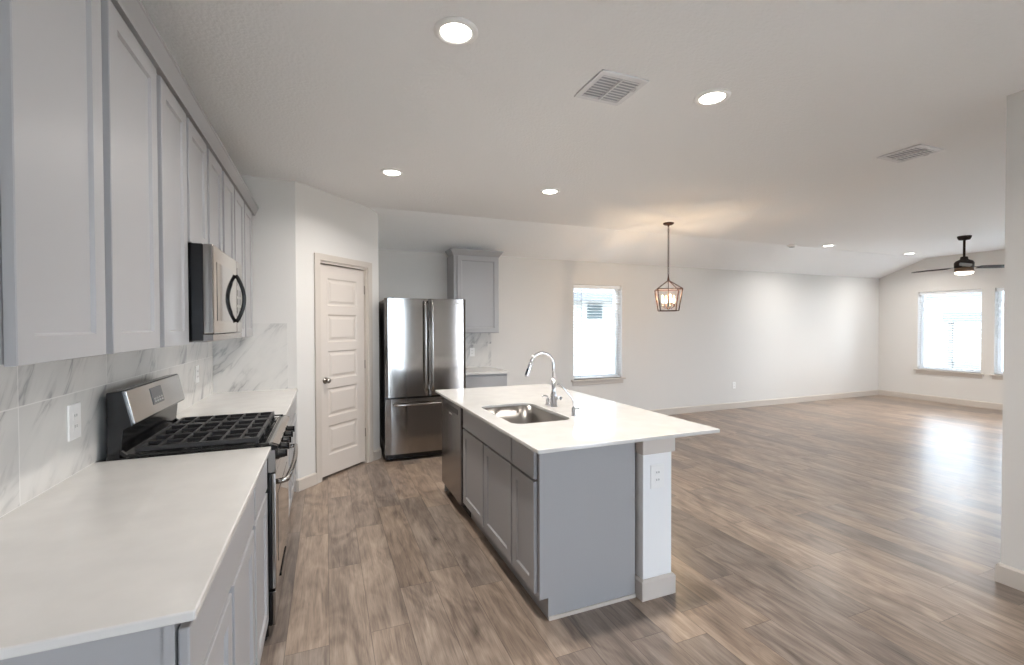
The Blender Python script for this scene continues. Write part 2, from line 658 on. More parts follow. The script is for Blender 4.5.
# pantry corner: short side wall, diagonal wall with the door, return to the back wall
PA = Vector((-0.246, 4.458))
DIA = 1.11
R2 = math.sqrt(0.5)
PD = lambda s, d, z: (PA.x + R2 * s - R2 * d, PA.y + R2 * s + R2 * d, z)      # d = into the pantry
PBx, PBy = PA.x + R2 * DIA, PA.y + R2 * DIA
wall('wall_pantry_side', lambda u, d, z: (u, PA.y + d, z), XL, PA.x - 0.0, 0, ZC + 0.02, 0.1)
wall('wall_pantry_diagonal', PD, 0, DIA, 0, ZC + 0.02, 0.1, [(0.262, 0.926, 0.0, 2.085)])
rw = MB()
rw.prism([(PBy, 0), (YB, 0), (YB, ZB + 0.03), (PBy, ZC)], 'X', PBx - 0.1, PBx)
structure(rw.build('wall_pantry_return', 'wall'))

# baseboards
BB, BT = 0.108, 0.016


def baseboard(name, P, u0, u1):
    mb = MB()
    prof = [(0, 0), (-BT, 0), (-BT, BB - 0.012), (-BT * 0.45, BB), (0, BB)]
    A = [mb.v(*P(u0, d, z)) for d, z in prof]
    B = [mb.v(*P(u1, d, z)) for d, z in prof]
    for i in range(5):
        mb.face([A[i], A[(i + 1) % 5], B[(i + 1) % 5], B[i]])
    mb.face(A)
    mb.face(B[::-1])
    return structure(mb.build(name, 'trim'))


baseboard('baseboard_back', PB, 2.14, XR)
baseboard('baseboard_right', PR, YS, YB - BT)
baseboard('baseboard_pantry_left', PD, -0.006, 0.200)
baseboard('baseboard_pantry_right', PD, 0.990, DIA + 0.006)
baseboard('baseboard_pantry_side', lambda u, d, z: (u, PA.y + d, z), -0.262, PA.x + 0.004)
baseboard('baseboard_pantry_return', lambda u, d, z: (PBx - d, u, z), PBy, YB - BT)
baseboard('baseboard_stub', lambda u, d, z: (XP + d, u, z), 0.3, YP)
baseboard('baseboard_stub_end', lambda u, d, z: (u, YP - d, z), XP - BT, XP + 0.13 + BT)
baseboard('baseboard_left', lambda u, d, z: (XL - d, u, z), YF, 1.05)
baseboard('baseboard_front', lambda u, d, z: (u, YF - d, z), 2.1, XP)
baseboard('baseboard_living_front', lambda u, d, z: (u, YS - d, z), XP + 0.13, 5.3)


# ------------------------------------------------------------------ pantry door
dr = MB()
s0, s1, zt0, zt1 = 0.285, 0.903, 0.022, 2.058
D0 = 0.028                                    # the slab sits back in its frame
rows = [(0.195, 0.53), (0.56, 0.88), (0.905, 1.225), (1.25, 1.57), (1.61, 1.93)]
rows = [(0.20, 0.53), (0.557, 0.88), (0.925, 1.227), (1.30, 1.574), (1.66, 1.94)]
rows = [(0.195, 0.525), (0.56, 0.875), (0.965, 1.225), (1.35, 1.575), (1.715, 1.94)]
rows = [(0.215, 0.50), (0.585, 0.865), (0.95, 1.225), (1.31, 1.58), (1.665, 1.93)]
pu0, pu1 = s0 + 0.108, s1 - 0.108
P = lambda u, v, w: PD(u, D0 - w, v)
# slab with five moulded panels
us = [s0, pu0, pu1, s1]
zs = [zt0] + [z for r in rows for z in r] + [zt1]
for i in range(3):
    for j in range(len(zs) - 1):
        if i == 1 and j % 2 == 1:
            a, b, c, d = pu0, pu1, zs[j], zs[j + 1]
            def ring(k, w):
                return [dr.v(*P(u, v, w)) for u, v in ((a + k, c + k), (b - k, c + k), (b - k, d - k), (a + k, d - k))]
            rs = [ring(0, 0), ring(0.012, -0.009), ring(0.026, -0.009), ring(0.048, -0.002)]
            for A, B in zip(rs, rs[1:]):
                for k in range(4):
                    dr.face([A[k], A[(k + 1) % 4], B[(k + 1) % 4], B[k]])
            dr.face(rs[-1])
        else:
            dr.face([dr.v(*P(u, v, 0)) for u, v in ((us[i], zs[j]), (us[i + 1], zs[j]), (us[i + 1], zs[j + 1]), (us[i], zs[j + 1]))])
bk = [(s0, zt0), (s1, zt0), (s1, zt1), (s0, zt1)]
F0 = [dr.v(*P(u, v, 0)) for u, v in bk]
F1 = [dr.v(*P(u, v, -0.035)) for u, v in bk]
for k in range(4):
    dr.face([F0[k], F0[(k + 1) % 4], F1[(k + 1) % 4], F1[k]])
dr.face(F1[::-1])
door = structure(dr.build('door_1', 'door'), 'cream five-panel pantry door in the diagonal corner wall')
kn = MB()
kc = Vector(PD(s0 + 0.07, 0, 0.945))
nrm = Vector((R2, -R2, 0))                    # out of the wall, towards the kitchen


def oriented(prof, c, nvec, n=20):
    mb = MB()
    nvec = Vector(nvec).normalized()
    a = nvec.cross(Vector((0, 0, 1))).normalized()
    b = Vector((0, 0, 1)) if abs(nvec.z) < 0.5 else Vector((0, 1, 0))
    b = a.cross(nvec)
    rings = [[mb.v(*(Vector(c) + nvec * hh + (a * math.cos(2 * PI * k / n) + b * math.sin(2 * PI * k / n)) * r)) for k in range(n)] for r, hh in prof]
    for A, B in zip(rings, rings[1:]):
        for k in range(n):
            mb.face([A[k], A[(k + 1) % n], B[(k + 1) % n], B[k]], True)
    mb.face(rings[0][::-1])
    mb.face(rings[-1])
    return mb


ob = oriented([(0.030, -D0), (0.030, -D0 + 0.006), (0.011, -D0 + 0.010), (0.010, -D0 + 0.026), (0.021, -D0 + 0.034), (0.0245, -D0 + 0.046), (0.020, -D0 + 0.056), (0.006, -D0 + 0.060)], kc, nrm).build('door_knob', 'nickel', door)
ob['label'] = 'satin nickel round door knob'
for z in (0.33, 1.06, 1.85):
    hg = MB()
    p0, p1 = PD(s1 + 0.004, 0.022, z - 0.045), PD(s1 + 0.004, 0.022, z + 0.045)
    hg.tube([p0, p1], 0.007, 8)
    hg.build('hinge', 'nickel', door)
# casing and jambs
cs = MB()
CW, CT = 0.062, 0.016
for a, b, c, d in ((0.2, 0.2 + CW, 0, 2.085 + CW), (0.926, 0.926 + CW, 0, 2.085 + CW), (0.2 + CW, 0.926, 2.085, 2.085 + CW)):
    V = [PD(u, -w, z) for z in (c, d) for w in (0, CT) for u in (a, b)]
    q = [cs.v(*p) for p in V]
    for f in ((0, 2, 3, 1), (4, 5, 7, 6), (0, 1, 5, 4), (2, 6, 7, 3), (0, 4, 6, 2), (1, 3, 7, 5)):
        cs.face([q[i] for i in f])
structure(cs.build('trim_1', 'trim', bevel=0.004), 'door casing')
jb = MB()
for a, b, c, d in ((0.262, 0.281, 0, 2.085), (0.907, 0.926, 0, 2.085), (0.281, 0.907, 2.064, 2.085)):
    V = [PD(u, w, z) for z in (c, d) for w in (0.0, 0.1) for u in (a, b)]
    q = [jb.v(*p) for p in V]
    for f in ((0, 2, 3, 1), (4, 5, 7, 6), (0, 1, 5, 4), (2, 6, 7, 3), (0, 4, 6, 2), (1, 3, 7, 5)):
        jb.face([q[i] for i in f])
structure(jb.build('trim_2', 'trim'), 'door jamb')


# ------------------------------------------------------------------ windows, blinds
def pbox(mb, P, u0, u1, d0, d1, z0, z1):
    q = [mb.v(*P(u, d, z)) for z in (z0, z1) for d in (d0, d1) for u in (u0, u1)]
    for f in ((0, 2, 3, 1), (4, 5, 7, 6), (0, 1, 5, 4), (2, 6, 7, 3), (0, 4, 6, 2), (1, 3, 7, 5)):
        mb.face([q[i] for i in f])
    return mb


def window(n, P, w, label, sill=True, mullions=0, fw=0.05):
    u0, u1, z0, z1 = w
    fr = MB()
    D0_, D1_ = 0.11, 0.165
    pbox(fr, P, u0, u0 + fw, D0_, D1_, z0, z1)
    pbox(fr, P, u1 - fw, u1, D0_, D1_, z0, z1)
    pbox(fr, P, u0 + fw, u1 - fw, D0_, D1_, z0, z0 + fw)
    pbox(fr, P, u0 + fw, u1 - fw, D0_, D1_, z1 - fw, z1)
    for k in range(mullions):
        c = u0 + (u1 - u0) * (k + 1) / (mullions + 1)
        pbox(fr, P, c - 0.03, c + 0.03, D0_, D1_, z0 + fw, z1 - fw)
    o = structure(fr.build('window_%d' % n, 'vinyl', bevel=0.003), label)
    pbox(MB(), P, u0 + fw, u1 - fw, 0.138, 0.142, z0 + fw, z1 - fw).build('glass_pane', 'glass', o)
    if sill:
        sl = MB()
        pbox(sl, P, u0 - 0.045, u1 + 0.045, -0.045, 0.0, z0 - 0.024, z0)
        pbox(sl, P, u0, u1, 0.0, 0.11, z0 - 0.024, z0 + 0.0)
        sl.build('window_sill', 'trim', o, bevel=0.004)
        ap = pbox(MB(), P, u0 - 0.02, u1 + 0.02, -0.014, 0.0, z0 - 0.085, z0 - 0.024)
        ap.build('sill_apron', 'trim', o, bevel=0.003)
    return o


window(1, PB, W1, 'white framed window in the back wall beside the island')
window(2, PR, W2, 'window in the far right wall beneath the ceiling fan')
window(3, PR, W3, 'window in the far right wall half hidden by the wall stub')
window(4, PR, W4, 'window in the far right wall hidden by the wall stub')
window(5, PF, WF, 'unseen patio window added for daylight in the wall opposite the pantry', sill=False, mullions=1)
window(6, PS, WS, 'unseen living room patio window added to bring in daylight', sill=False, mullions=1)


def blind(P, w, label, wand_u):
    u0, u1, z0, z1 = w
    c = P((u0 + u1) / 2, 0.055, z0)
    b = thing('window_blind', label, 'blind', c, 'horizontal slat blinds')
    pbox(MB(), P, u0 + 0.006, u1 - 0.006, 0.028, 0.082, z1 - 0.058, z1 - 0.002).build('headrail', 'blind', b, bevel=0.003)
    sl = MB()
    n = 31
    zz0, zz1 = z0 + 0.05, z1 - 0.085
    for k in range(n):
        z = zz0 + (zz1 - zz0) * k / (n - 1)
        a = math.radians(-6)
        hw = 0.0245
        for sgn in (0,):
            q = []
            for dz in (-0.0013, 0.0013):
                for t in (-1, 1):
                    for u in (u0 + 0.008, u1 - 0.008):
                        q.append(sl.v(*P(u, 0.055 + t * hw * math.cos(a), z + dz + t * hw * math.sin(a))))
            for f in ((0, 2, 3, 1), (4, 5, 7, 6), (0, 1, 5, 4), (2, 6, 7, 3), (0, 4, 6, 2), (1, 3, 7, 5)):
                sl.face([q[i] for i in f])
    sl.build('slats', 'blind', b)
    pbox(MB(), P, u0 + 0.008, u1 - 0.008, 0.03, 0.08, z0 + 0.006, z0 + 0.026).build('bottom_rail', 'blind', b, bevel=0.003)
    for u in (u0 + 0.13, u1 - 0.13):
        for d in (0.0285, 0.0815):
            MB().tube([P(u, d, z0 + 0.02), P(u, d, z1 - 0.05)], 0.0011, 6).build('ladder_cord', 'cord', b)
    MB().tube([P(wand_u, 0.02, z1 - 0.06), P(wand_u, 0.014, z1 - 0.62)], 0.0045, 8).build('tilt_wand', 'cord', b)
    for k, uu in enumerate((0.0, 0.012)):
        cd = MB()
        cu = wand_u - 0.07 + uu
        cd.tube([P(cu, 0.02, z1 - 0.06), P(cu, 0.016, z1 - 0.70 - 0.05 * k)], 0.0014, 6)
        x = P(cu, 0.016, z1 - 0.70 - 0.05 * k)
        cd.lathe([(0.003, 0.0), (0.007, -0.012), (0.008, -0.03), (0.004, -0.036)], x, 'Z', 10)
        cd.build('lift_cord', 'cord', b)
    return b


blind(PB, W1, 'white slat blind hanging open in the window beside the kitchen island faucet', W1[0] + 0.145)
blind(PR, W2, 'white slat blind in the living room window below the ceiling fan', W2[1] - 0.12)
blind(PR, W3, 'white slat blind in the window cut off by the wall stub', W3[1] - 0.12)

# daylight through the openings (sampling portals of the sky)
portal(PB((W1[0] + W1[1]) / 2, 0.2, 1.37), (-PI / 2, 0, 0), 0.86, 1.42)
for w in (W2, W3, W4):
    portal(PR((w[0] + w[1]) / 2, 0.2, 1.35), (0, PI / 2, 0), 1.5, 0.935)
portal(PF(1.4, 0.2, 1.15), (PI / 2, 0, 0), 1.3, 2.2)
portal(PS(6.9, 0.2, 1.1), (PI / 2, 0, 0), 1.8, 2.1)


# ------------------------------------------------------------------ kitchen, left run
LF = -0.256                                   # face of the lower doors
PLo = lambda u, v, w: (LF - 0.02 + w, u, v)
CT_Z0, CT_Z1 = 0.893, 0.914


def counter(name, label, x0, x1, y0, y1, z0, z1, hole=None):
    mb = MB()
    if hole is None:
        mb.box(x0, x1, y0, y1, z0, z1)
    else:
        inner = hole
        n = len(inner)
        outer = []
        cx = sum(p[0] for p in inner) / n
        cy = sum(p[1] for p in inner) / n
        # project each hole vertex outward on to the outer rectangle, then add the corners
        for px, py in inner:
            dx, dy = px - cx, py - cy
            t = min([((x1 if dx > 0 else x0) - cx) / dx if abs(dx) > 1e-9 else 1e9,
                     ((y1 if dy > 0 else y0) - cy) / dy if abs(dy) > 1e-9 else 1e9])
            outer.append((cx + dx * t, cy + dy * t))
        corners = [(x1, y1), (x0, y1), (x0, y0), (x1, y0)]
        rim = []
        ang = lambda p: math.atan2(p[1] - cy, p[0] - cx)
        for zz in (z0, z1):
            I = [mb.v(a, b, zz) for a, b in inner]
            O = [mb.v(a, b, zz) for a, b in outer]
            K = {c: mb.v(c[0], c[1], zz) for c in corners}
            loop = []
            for i in range(n):
                j = (i + 1) % n
                vs = [I[i], O[i]]
                loop.append(O[i])
                for c in corners:
                    a0, a1, ac = ang(outer[i]), ang(outer[j]), ang(c)
                    if a1 < a0:
                        a1 += 2 * PI
                    if ac < a0:
                        ac += 2 * PI
                    if a0 + 1e-6 < ac < a1 - 1e-6:
                        vs.append(K[c])
                        loop.append(K[c])
                vs += [O[j], I[j]]
                mb.face(vs)
            rim.append((I, loop))
        for (A, B) in ((rim[0][0], rim[1][0]), (rim[0][1], rim[1][1])):
            m_ = len(A)
            for i in range(m_):
                mb.face([A[i], A[(i + 1) % m_], B[(i + 1) % m_], B[i]])
    o = mb.build(name, 'quartz', bevel=0.004, seg=3)
    return tag(o, label, 'countertop')


counter('countertop', 'long white quartz countertop in front, left of the range', XL + 0.002, -0.24, 1.046, 2.356, CT_Z0, CT_Z1)
counter('countertop', 'short white quartz countertop between range and pantry wall', XL + 0.002, -0.24, 3.116, 4.456, CT_Z0, CT_Z1)


def base_cab(label, y0, y1, drawers, doors, group='grey base cabinets along the left wall', endpanel=False):
    r = thing('base_cabinet', label, 'cabinet', ((XL + LF) / 2, (y0 + y1) / 2, 0), group)
    b = MB()
    b.box(XL + 0.005, LF - 0.025, y0, y1, 0.105, CT_Z0 - 0.002)
    b.build('carcass', 'cab', r, bevel=0.0015)
    MB().box(XL + 0.005, LF - 0.095, y0 + 0.002, y1, 0.0, 0.105).build('toe_kick', 'cab', r)
    for a, c in drawers:
        d = MB()
        d.box(LF - 0.021, LF, a, c, 0.725, 0.868)
        d.build('drawer_front', 'cab', r, bevel=0.004)
    for a, c in doors:
        MB().frame_panel(PLo, a, c, 0.118, 0.705).build('door', 'cab', r)
    return r


bc = base_cab('grey base cabinet nearest the camera, one wide drawer over two doors', 1.066, 1.955,
              [(1.072, 1.940)], [(1.078, 1.497), (1.536, 1.934)])
ep = MB()
ep.box(LF - 0.040, LF - 0.0225, 1.0595, 1.0655, 0.105, CT_Z0 - 0.002)
ep.build('end_stile', 'cab', bc)
base_cab('narrow grey base cabinet with one drawer, touching the left side of the range', 1.957, 2.355, [(1.972, 2.342)], [(1.972, 2.342)])
base_cab('grey base cabinet between the range and the pantry wall', 3.118, 4.454,
         [(3.135, 3.81), (3.825, 4.43)], [(3.135, 3.46), (3.49, 3.81), (3.825, 4.12), (4.132, 4.43)])

# backsplash tiles
tag(MB().box(XL + 0.0005, XL + 0.010, 1.05, 4.447, CT_Z1, 1.387).build('tile_backsplash', 'tileY'),
    'white marble-look tile backsplash along the left wall behind the range', 'backsplash')
tag(MB().box(XL + 0.010, -0.318, PA.y - 0.010, PA.y - 0.0005, CT_Z1, 1.492).build('tile_backsplash', 'tileX'),
    'marble-look tile backsplash on the short wall beside the pantry', 'backsplash')
tag(MB().box(1.48, 2.105, YB - 0.010, YB - 0.0005, 0.90, 1.371).build('tile_backsplash', 'tileB'),
    'marble-look tile backsplash beside the refrigerator', 'backsplash')

# upper cabinets
UF = -0.560
PUp = lambda u, v, w: (UF - 0.02 + w, u, v)
UZ0, UZ1 = 1.388, 2.405


def upper_cab(label, y0, y1, doors, z0=UZ0, group='grey upper cabinets along the left wall'):
    r = thing('upper_cabinet', label, 'cabinet', ((XL + UF) / 2, (y0 + y1) / 2, z0), group)
    b = MB()
    b.box(XL + 0.003, UF - 0.022, y0, y1, z0 + 0.004, UZ1 + 0.03)
    b.build('carcass', 'cab', r, bevel=0.0015)
    for a, c in doors:
        MB().frame_panel(PUp, a, c, z0, UZ1 - 0.012).build('door', 'cab', r)
    return r


upper_cab('tall grey upper cabinet with two doors, first and largest at the left', 1.184, 2.040, [(1.190, 1.580), (1.626, 2.018)])
upper_cab('narrow single-door grey upper cabinet just left of the microwave', 2.042, 2.412, [(2.066, 2.394)])
upper_cab('short grey upper cabinet with two doors above the microwave', 2.414, 3.170, [(2.430, 2.762), (2.808, 3.128)], z0=1.845)
upper_cab('grey two-door upper cabinet just right of the microwave', 3.172, 3.905, [(3.184, 3.502), (3.542, 3.890)])
upper_cab('single-door grey upper cabinet in the corner at the pantry wall', 3.907, 4.446, [(3.944, 4.282)])
cr = MB()
prof = [(UF - 0.0212, UZ1 + 0.008), (UF + 0.004, UZ1 + 0.008), (UF + 0.007, UZ1 + 0.018), (UF + 0.026, UZ1 + 0.066),
        (UF + 0.030, UZ1 + 0.070), (UF + 0.030, UZ1 + 0.080), (UF - 0.0212, UZ1 + 0.080)]
cr.prism(prof, 'Y', 1.16, 4.456)
tag(cr.build('crown_moulding', 'cab'), 'long grey crown moulding along the top of the left upper cabinets', 'crown moulding')


# outlets
def outlet(P, u, z, label, w=0.07, hgt=0.115, kind='outlet', gangs=1):
    r = thing('wall_outlet', label, 'outlet', P(u, 0, z - hgt / 2), 'white wall outlets')
    pl = pbox(MB(), P, u - w / 2, u + w / 2, -0.006, 0, z - hgt / 2, z + hgt / 2)
    pl.build('cover_plate', 'plastic', r, bevel=0.002)
    for g in range(gangs):
        c = u + (g - (gangs - 1) / 2) * 0.046
        for k in (-1, 1):
            pbox(MB(), P, c - 0.017, c + 0.017, -0.0075, -0.006, z + k * 0.020 - 0.0145, z + k * 0.020 + 0.0145).build('receptacle', 'plastic', r, bevel=0.001)
            sl = MB()
            for du in (-0.007, 0.007):
                pbox(sl, P, c + du - 0.0015, c + du + 0.0015, -0.0082, -0.0075, z + k * 0.020 - 0.002, z + k * 0.020 + 0.008)
            sl.build('slot', 'slot', r)
    return r


PT = lambda u, d, z: (XL + 0.010 - d, u, z)
outlet(PT, 2.19, 1.112, 'white outlet on the tile backsplash left of the range', w=0.088, hgt=0.132)
outlet(PT, 3.94, 1.118, 'white outlet on the tile backsplash right of the range', w=0.088, hgt=0.125)
outlet(lambda u, d, z: (u, YB - 0.010 + d, z), 1.83, 1.11, 'white outlet on the tile beside the refrigerator')
outlet(PB, 6.63, 0.41, 'white outlet low on the long bare back wall')


# ------------------------------------------------------------------ microwave
mw = thing('microwave', 'stainless over-the-range microwave with a bowed dark handle', 'microwave', (-0.69, 2.793, 1.398))
MB().box(XL + 0.012, -0.512, 2.418, 3.168, 1.402, 1.838).build('case', 'black', mw, bevel=0.003)
MB().box(XL + 0.012, -0.50, 2.424, 3.162, 1.395, 1.402).build('underside', 'steel_dark', mw)
fd = MB()
fd.box(-0.512, -0.470, 2.418, 2.985, 1.432, 1.838)
md = fd.build('door', 'steel', mw, bevel=0.006)
MB().box(-0.4715, -0.4685, 2.485, 2.86, 1.492, 1.765).build('door_glass', 'blackglass', md, bevel=0.001)
hd = MB()
hp = []
for k in range(17):
    t = k / 16
    hp.append((-0.468 + 0.040 * math.sin(PI * t) ** 0.85, 2.955, 1.490 + 0.262 * t))
hd.tube(hp, 0.0105, 10)
hd.build('handle', M['black'], md)['label'] = 'dark bowed handle'
MB().box(-0.512, -0.470, 2.988, 3.168, 1.432, 1.838).build('control_panel', 'steel', mw, bevel=0.006)
MB().box(-0.4712, -0.4690, 3.01, 3.145, 1.70, 1.80).build('display', 'blackglass', mw)
bk_ = MB()
for i in range(3):
    for j in range(4):
        bk_.box(-0.4712, -0.469, 3.012 + i * 0.046, 3.05 + i * 0.046, 1.49 + j * 0.05, 1.525 + j * 0.05)
bk_.build('keypad', 'blackglass', mw)
vt = MB()
vt.box(-0.512, -0.474, 2.418, 3.168, 1.402, 1.429)
vt.build('bottom_vent', 'steel_dark', mw)

# ------------------------------------------------------------------ range
RY0, RY1 = 2.360, 3.112
rg = thing('gas_range', 'stainless and black gas range set between the left countertops', 'range', (-0.55, (RY0 + RY1) / 2, 0))
bd = MB()
bd.box(XL + 0.046, -0.258, RY0, RY1, 0.030, 0.895)
bd.build('body', 'black', rg, bevel=0.003)
ck = MB()
ck.prism([(XL + 0.046, 0.893), (-0.235, 0.893), (-0.215, 0.900), (-0.215, 0.912), (-0.24, 0.922), (-0.262, 0.922), (-0.275, 0.914), (-0.775, 0.914), (-0.80, 0.935), (XL + 0.046, 0.935)], 'Y', RY0, RY1)
ct_ = ck.build('cooktop', 'black', rg)
sr = MB()
sr.prism([(-0.285, 0.9145), (-0.27, 0.920), (-0.238, 0.9235), (-0.213, 0.913), (-0.212, 0.905), (-0.285, 0.905)], 'Y', RY0 + 0.03, RY1 - 0.03)
sr.build('front_trim', 'steel', rg)
# raised side rims
for y in (RY0, RY1 - 0.016):
    rm = MB()
    rm.prism([(-0.80, 0.92), (-0.775, 0.922), (-0.25, 0.922), (-0.25, 0.928), (-0.775, 0.930), (-0.80, 0.955)], 'Y', y, y + 0.016)
    rm.build('side_rim', 'black', rg)
# backguard
bgp = [(XL + 0.046, 0.93), (XL + 0.046, 1.192), (-0.785, 1.200), (-0.753, 1.050), (-0.785, 1.035), (-0.795, 0.93)]
bgd = MB().prism(bgp, 'Y', RY0, RY1).build('backguard', 'black', rg, bevel=0.004)
dirv = Vector((-0.753 + 0.785, 0, 1.050 - 1.200))


def onface(t, off):
    n = Vector((dirv.z, 0, -dirv.x)).normalized()
    if n.x < 0:
        n = -n
    p = Vector((-0.785, 0, 1.200)) + dirv * t + n * off
    return (p.x, p.z)


def slant(name, t0, t1, y0, y1, o0, o1, m, parent):
    mb = MB()
    mb.prism([onface(t0, o0), onface(t0, o1), onface(t1, o1), onface(t1, o0)], 'Y', y0, y1)
    return mb.build(name, m, parent, bevel=0.002)


fas = slant('control_fascia', 0.03, 0.96, RY0 + 0.012, RY1 - 0.012, -0.002, 0.006, 'steel', bgd)
slant('clock_display', 0.18, 0.70, 2.625, 2.775, 0.006, 0.008, 'lcd', bgd)
dg = MB()
for i, y in enumerate((2.745, 2.775, 2.805, 2.835)):
    pass
bt = MB()
for i in range(4):
    for j in range(2):
        y = 2.645 + i * 0.032
        a, b = onface(0.50 + j * 0.09, 0.008), onface(0.55 + j * 0.09, 0.0085)
        bt.prism([onface(0.50 + j * 0.09, 0.0075), onface(0.50 + j * 0.09, 0.0088), onface(0.55 + j * 0.09, 0.0088), onface(0.55 + j * 0.09, 0.0075)], 'Y', y, y + 0.02)
bt.build('touch_keys', 'grey_mark', bgd)
st = MB()
st.box(-0.805, -0.797, RY0 + 0.02, RY1 - 0.02, 0.94, 1.03)
st.build('rear_splash', 'steel_dark', rg)
# burners
for bx_, by_, br in ((-0.65, 2.526, 0.042), (-0.40, 2.526, 0.05), (-0.53, 2.736, 0.052), (-0.65, 2.946, 0.042), (-0.40, 2.946, 0.05)):
    b_ = MB()
    b_.lathe([(br + 0.012, 0.914), (br + 0.010, 0.922), (br, 0.922), (br, 0.928), (br - 0.004, 0.932), (0.008, 0.933)], (bx_, by_, 0), 'Z', 20)
    b_.build('burner', 'iron', rg)
# three cast-iron grates
gw = (RY1 - RY0 - 0.05) / 3
for k in range(3):
    a = RY0 + 0.025 + k * gw + 0.003
    c = a + gw - 0.006
    gt = MB()
    x0_, x1_ = -0.755, -0.295
    zt, zb = 0.953, 0.936
    W_ = 0.013
    gt.box(x0_, x1_, a, a + W_, zb, zt)
    gt.box(x0_, x1_, c - W_, c, zb, zt)
    gt.box(x0_, x0_ + W_, a + W_, c - W_, zb, zt)
    gt.box(x1_ - W_, x1_, a + W_, c - W_, zb, zt)
    my = (a + c) / 2
    for q in range(1, 6):
        x = x0_ + (x1_ - x0_) * q / 6
        gt.box(x - 0.0055, x + 0.0055, a + W_, c - W_, zb + 0.002, zt)
    gt.box(x0_ + W_, x1_ - W_, my - 0.0055, my + 0.0055, zb + 0.003, zt)
    for fx in (x0_, (x0_ + x1_) / 2 - 0.007, x1_ - 0.014):
        for fy in (a, c - 0.014):
            gt.box(fx, fx + 0.014, fy, fy + 0.014, 0.9145, zb)
    gt.build('grate', 'iron', rg, bevel=0.002)
# control strip and knobs
cp = MB()
cp.prism([(-0.258, 0.79), (-0.222, 0.79), (-0.226, 0.893), (-0.258, 0.893)], 'Y', RY0 + 0.002, RY1 - 0.002)
cpo = cp.build('control_panel', 'steel', rg)
for i in range(5):
    y = RY0 + 0.10 + i * (RY1 - RY0 - 0.20) / 4
    kb = oriented([(0.026, 0.0), (0.026, 0.006), (0.021, 0.009), (0.019, 0.032), (0.016, 0.035)], (-0.224, y, 0.850), (1, 0, 0.06), 18)
    kb.box(-0.192, -0.181, y - 0.005, y + 0.005, 0.836, 0.870)
    kb.build('knob', 'black', cpo)
# oven door
od = MB()
od.box(-0.258, -0.243, RY0 + 0.004, RY1 - 0.004, 0.245, 0.785)
odo = od.build('oven_door', 'black', rg, bevel=0.004)
MB().box(-0.243, -0.224, RY0 + 0.004, RY1 - 0.004, 0.245, 0.785).build('steel_front', 'steel', odo, bevel=0.004)
MB().box(-0.225, -0.2225, RY0 + 0.10, RY1 - 0.10, 0.33, 0.66).build('oven_window', 'blackglass', odo, bevel=0.001)
oh = MB()
hp = [(-0.228, RY0 + 0.04, 0.735), (-0.195, RY0 + 0.04, 0.738)]
for k in range(15):
    t = k / 14
    hp.append((-0.180 + 0.014 * math.sin(PI * t), RY0 + 0.045 + (RY1 - RY0 - 0.09) * t, 0.74))
hp += [(-0.195, RY1 - 0.04, 0.738), (-0.228, RY1 - 0.04, 0.735)]
oh.tube(hp, 0.0125, 10)
oh.build('handle', 'steel', odo)
dw_ = MB()
dw_.box(-0.258, -0.243, RY0 + 0.004, RY1 - 0.004, 0.075, 0.235)
dro = dw_.build('storage_drawer', 'black', rg, bevel=0.004)
MB().box(-0.243, -0.228, RY0 + 0.004, RY1 - 0.004, 0.075, 0.235).build('steel_front', 'steel', dro, bevel=0.004)
MB().box(-0.229, -0.221, 2.58, 2.88, 0.195, 0.215).build('drawer_pull', 'black', dro, bevel=0.003)
for x in (-0.80, -0.29):
    for y in (RY0 + 0.04, RY1 - 0.07):
        MB().lathe([(0.022, 0.0), (0.022, 0.012), (0.012, 0.016), (0.012, 0.05)], (x, y, 0), 'Z', 14).build('foot', 'rubber', rg)

# ------------------------------------------------------------------ refrigerator
FX0, FX1, FY = 0.572, 1.465, 4.995
FS = 1.038                                    # seam between the doors
fg = thing('refrigerator', 'stainless french-door refrigerator with a bottom freezer drawer', 'refrigerator', ((FX0 + FX1) / 2, 5.4, 0))
MB().box(FX0 + 0.003, FX1 - 0.003, FY + 0.075, 5.86, 0.035, 1.752).build('case', 'black', fg, bevel=0.004)


def fdoor(name, x0, x1, z0, z1):
    """slightly crowned door front"""
    mb = MB()
    pts = [(x0, FY + 0.068)]
    n = 14
    for k in range(n + 1):
        t = k / n
        e = min(t, 1 - t) * (x1 - x0)
        y = FY - 0.0012 * math.sin(PI * t) + (0.012 * (1 - e / 0.014) ** 2 if e < 0.014 else 0)
        pts.append((x0 + (x1 - x0) * t, y))
    pts.append((x1, FY + 0.068))
    mb.prism(pts, 'Z', z0, z1)
    o = mb.build(name, 'steel', fg)
    return o


fl = fdoor('door', FX0, FS - 0.004, 0.700, 1.765)
fr_ = fdoor('door', FS + 0.004, FX1, 0.700, 1.765)
ff = fdoor('freezer_drawer', FX0, FX1, 0.085, 0.680)
for x, par in ((FS - 0.040, fl), (FS + 0.036, fr_)):
    h_ = MB()
    zz = [0.755 + (1.735 - 0.755) * k / 16 for k in range(17)]
    h_.tube([(x, FY + 0.005, 0.765), (x, FY - 0.028, 0.755)] + [(x, FY - 0.046 - 0.010 * math.sin(PI * k / 16), z) for k, z in enumerate(zz)] + [(x, FY - 0.028, 1.735), (x, FY + 0.005, 1.725)], 0.0125, 10)
    h_.build('handle', 'steel', par)
h_ = MB()
h_.tube([(FX0 + 0.10, FY + 0.005, 0.615), (FX0 + 0.095, FY - 0.03, 0.62)] + [(FX0 + 0.095 + (FX1 - FX0 - 0.19) * k / 16, FY - 0.046 - 0.012 * math.sin(PI * k / 16), 0.62) for k in range(17)] + [(FX1 - 0.095, FY - 0.03, 0.62), (FX1 - 0.10, FY + 0.005, 0.615)], 0.0135, 10)
h_.build('handle', 'steel', ff)
lg = MB()
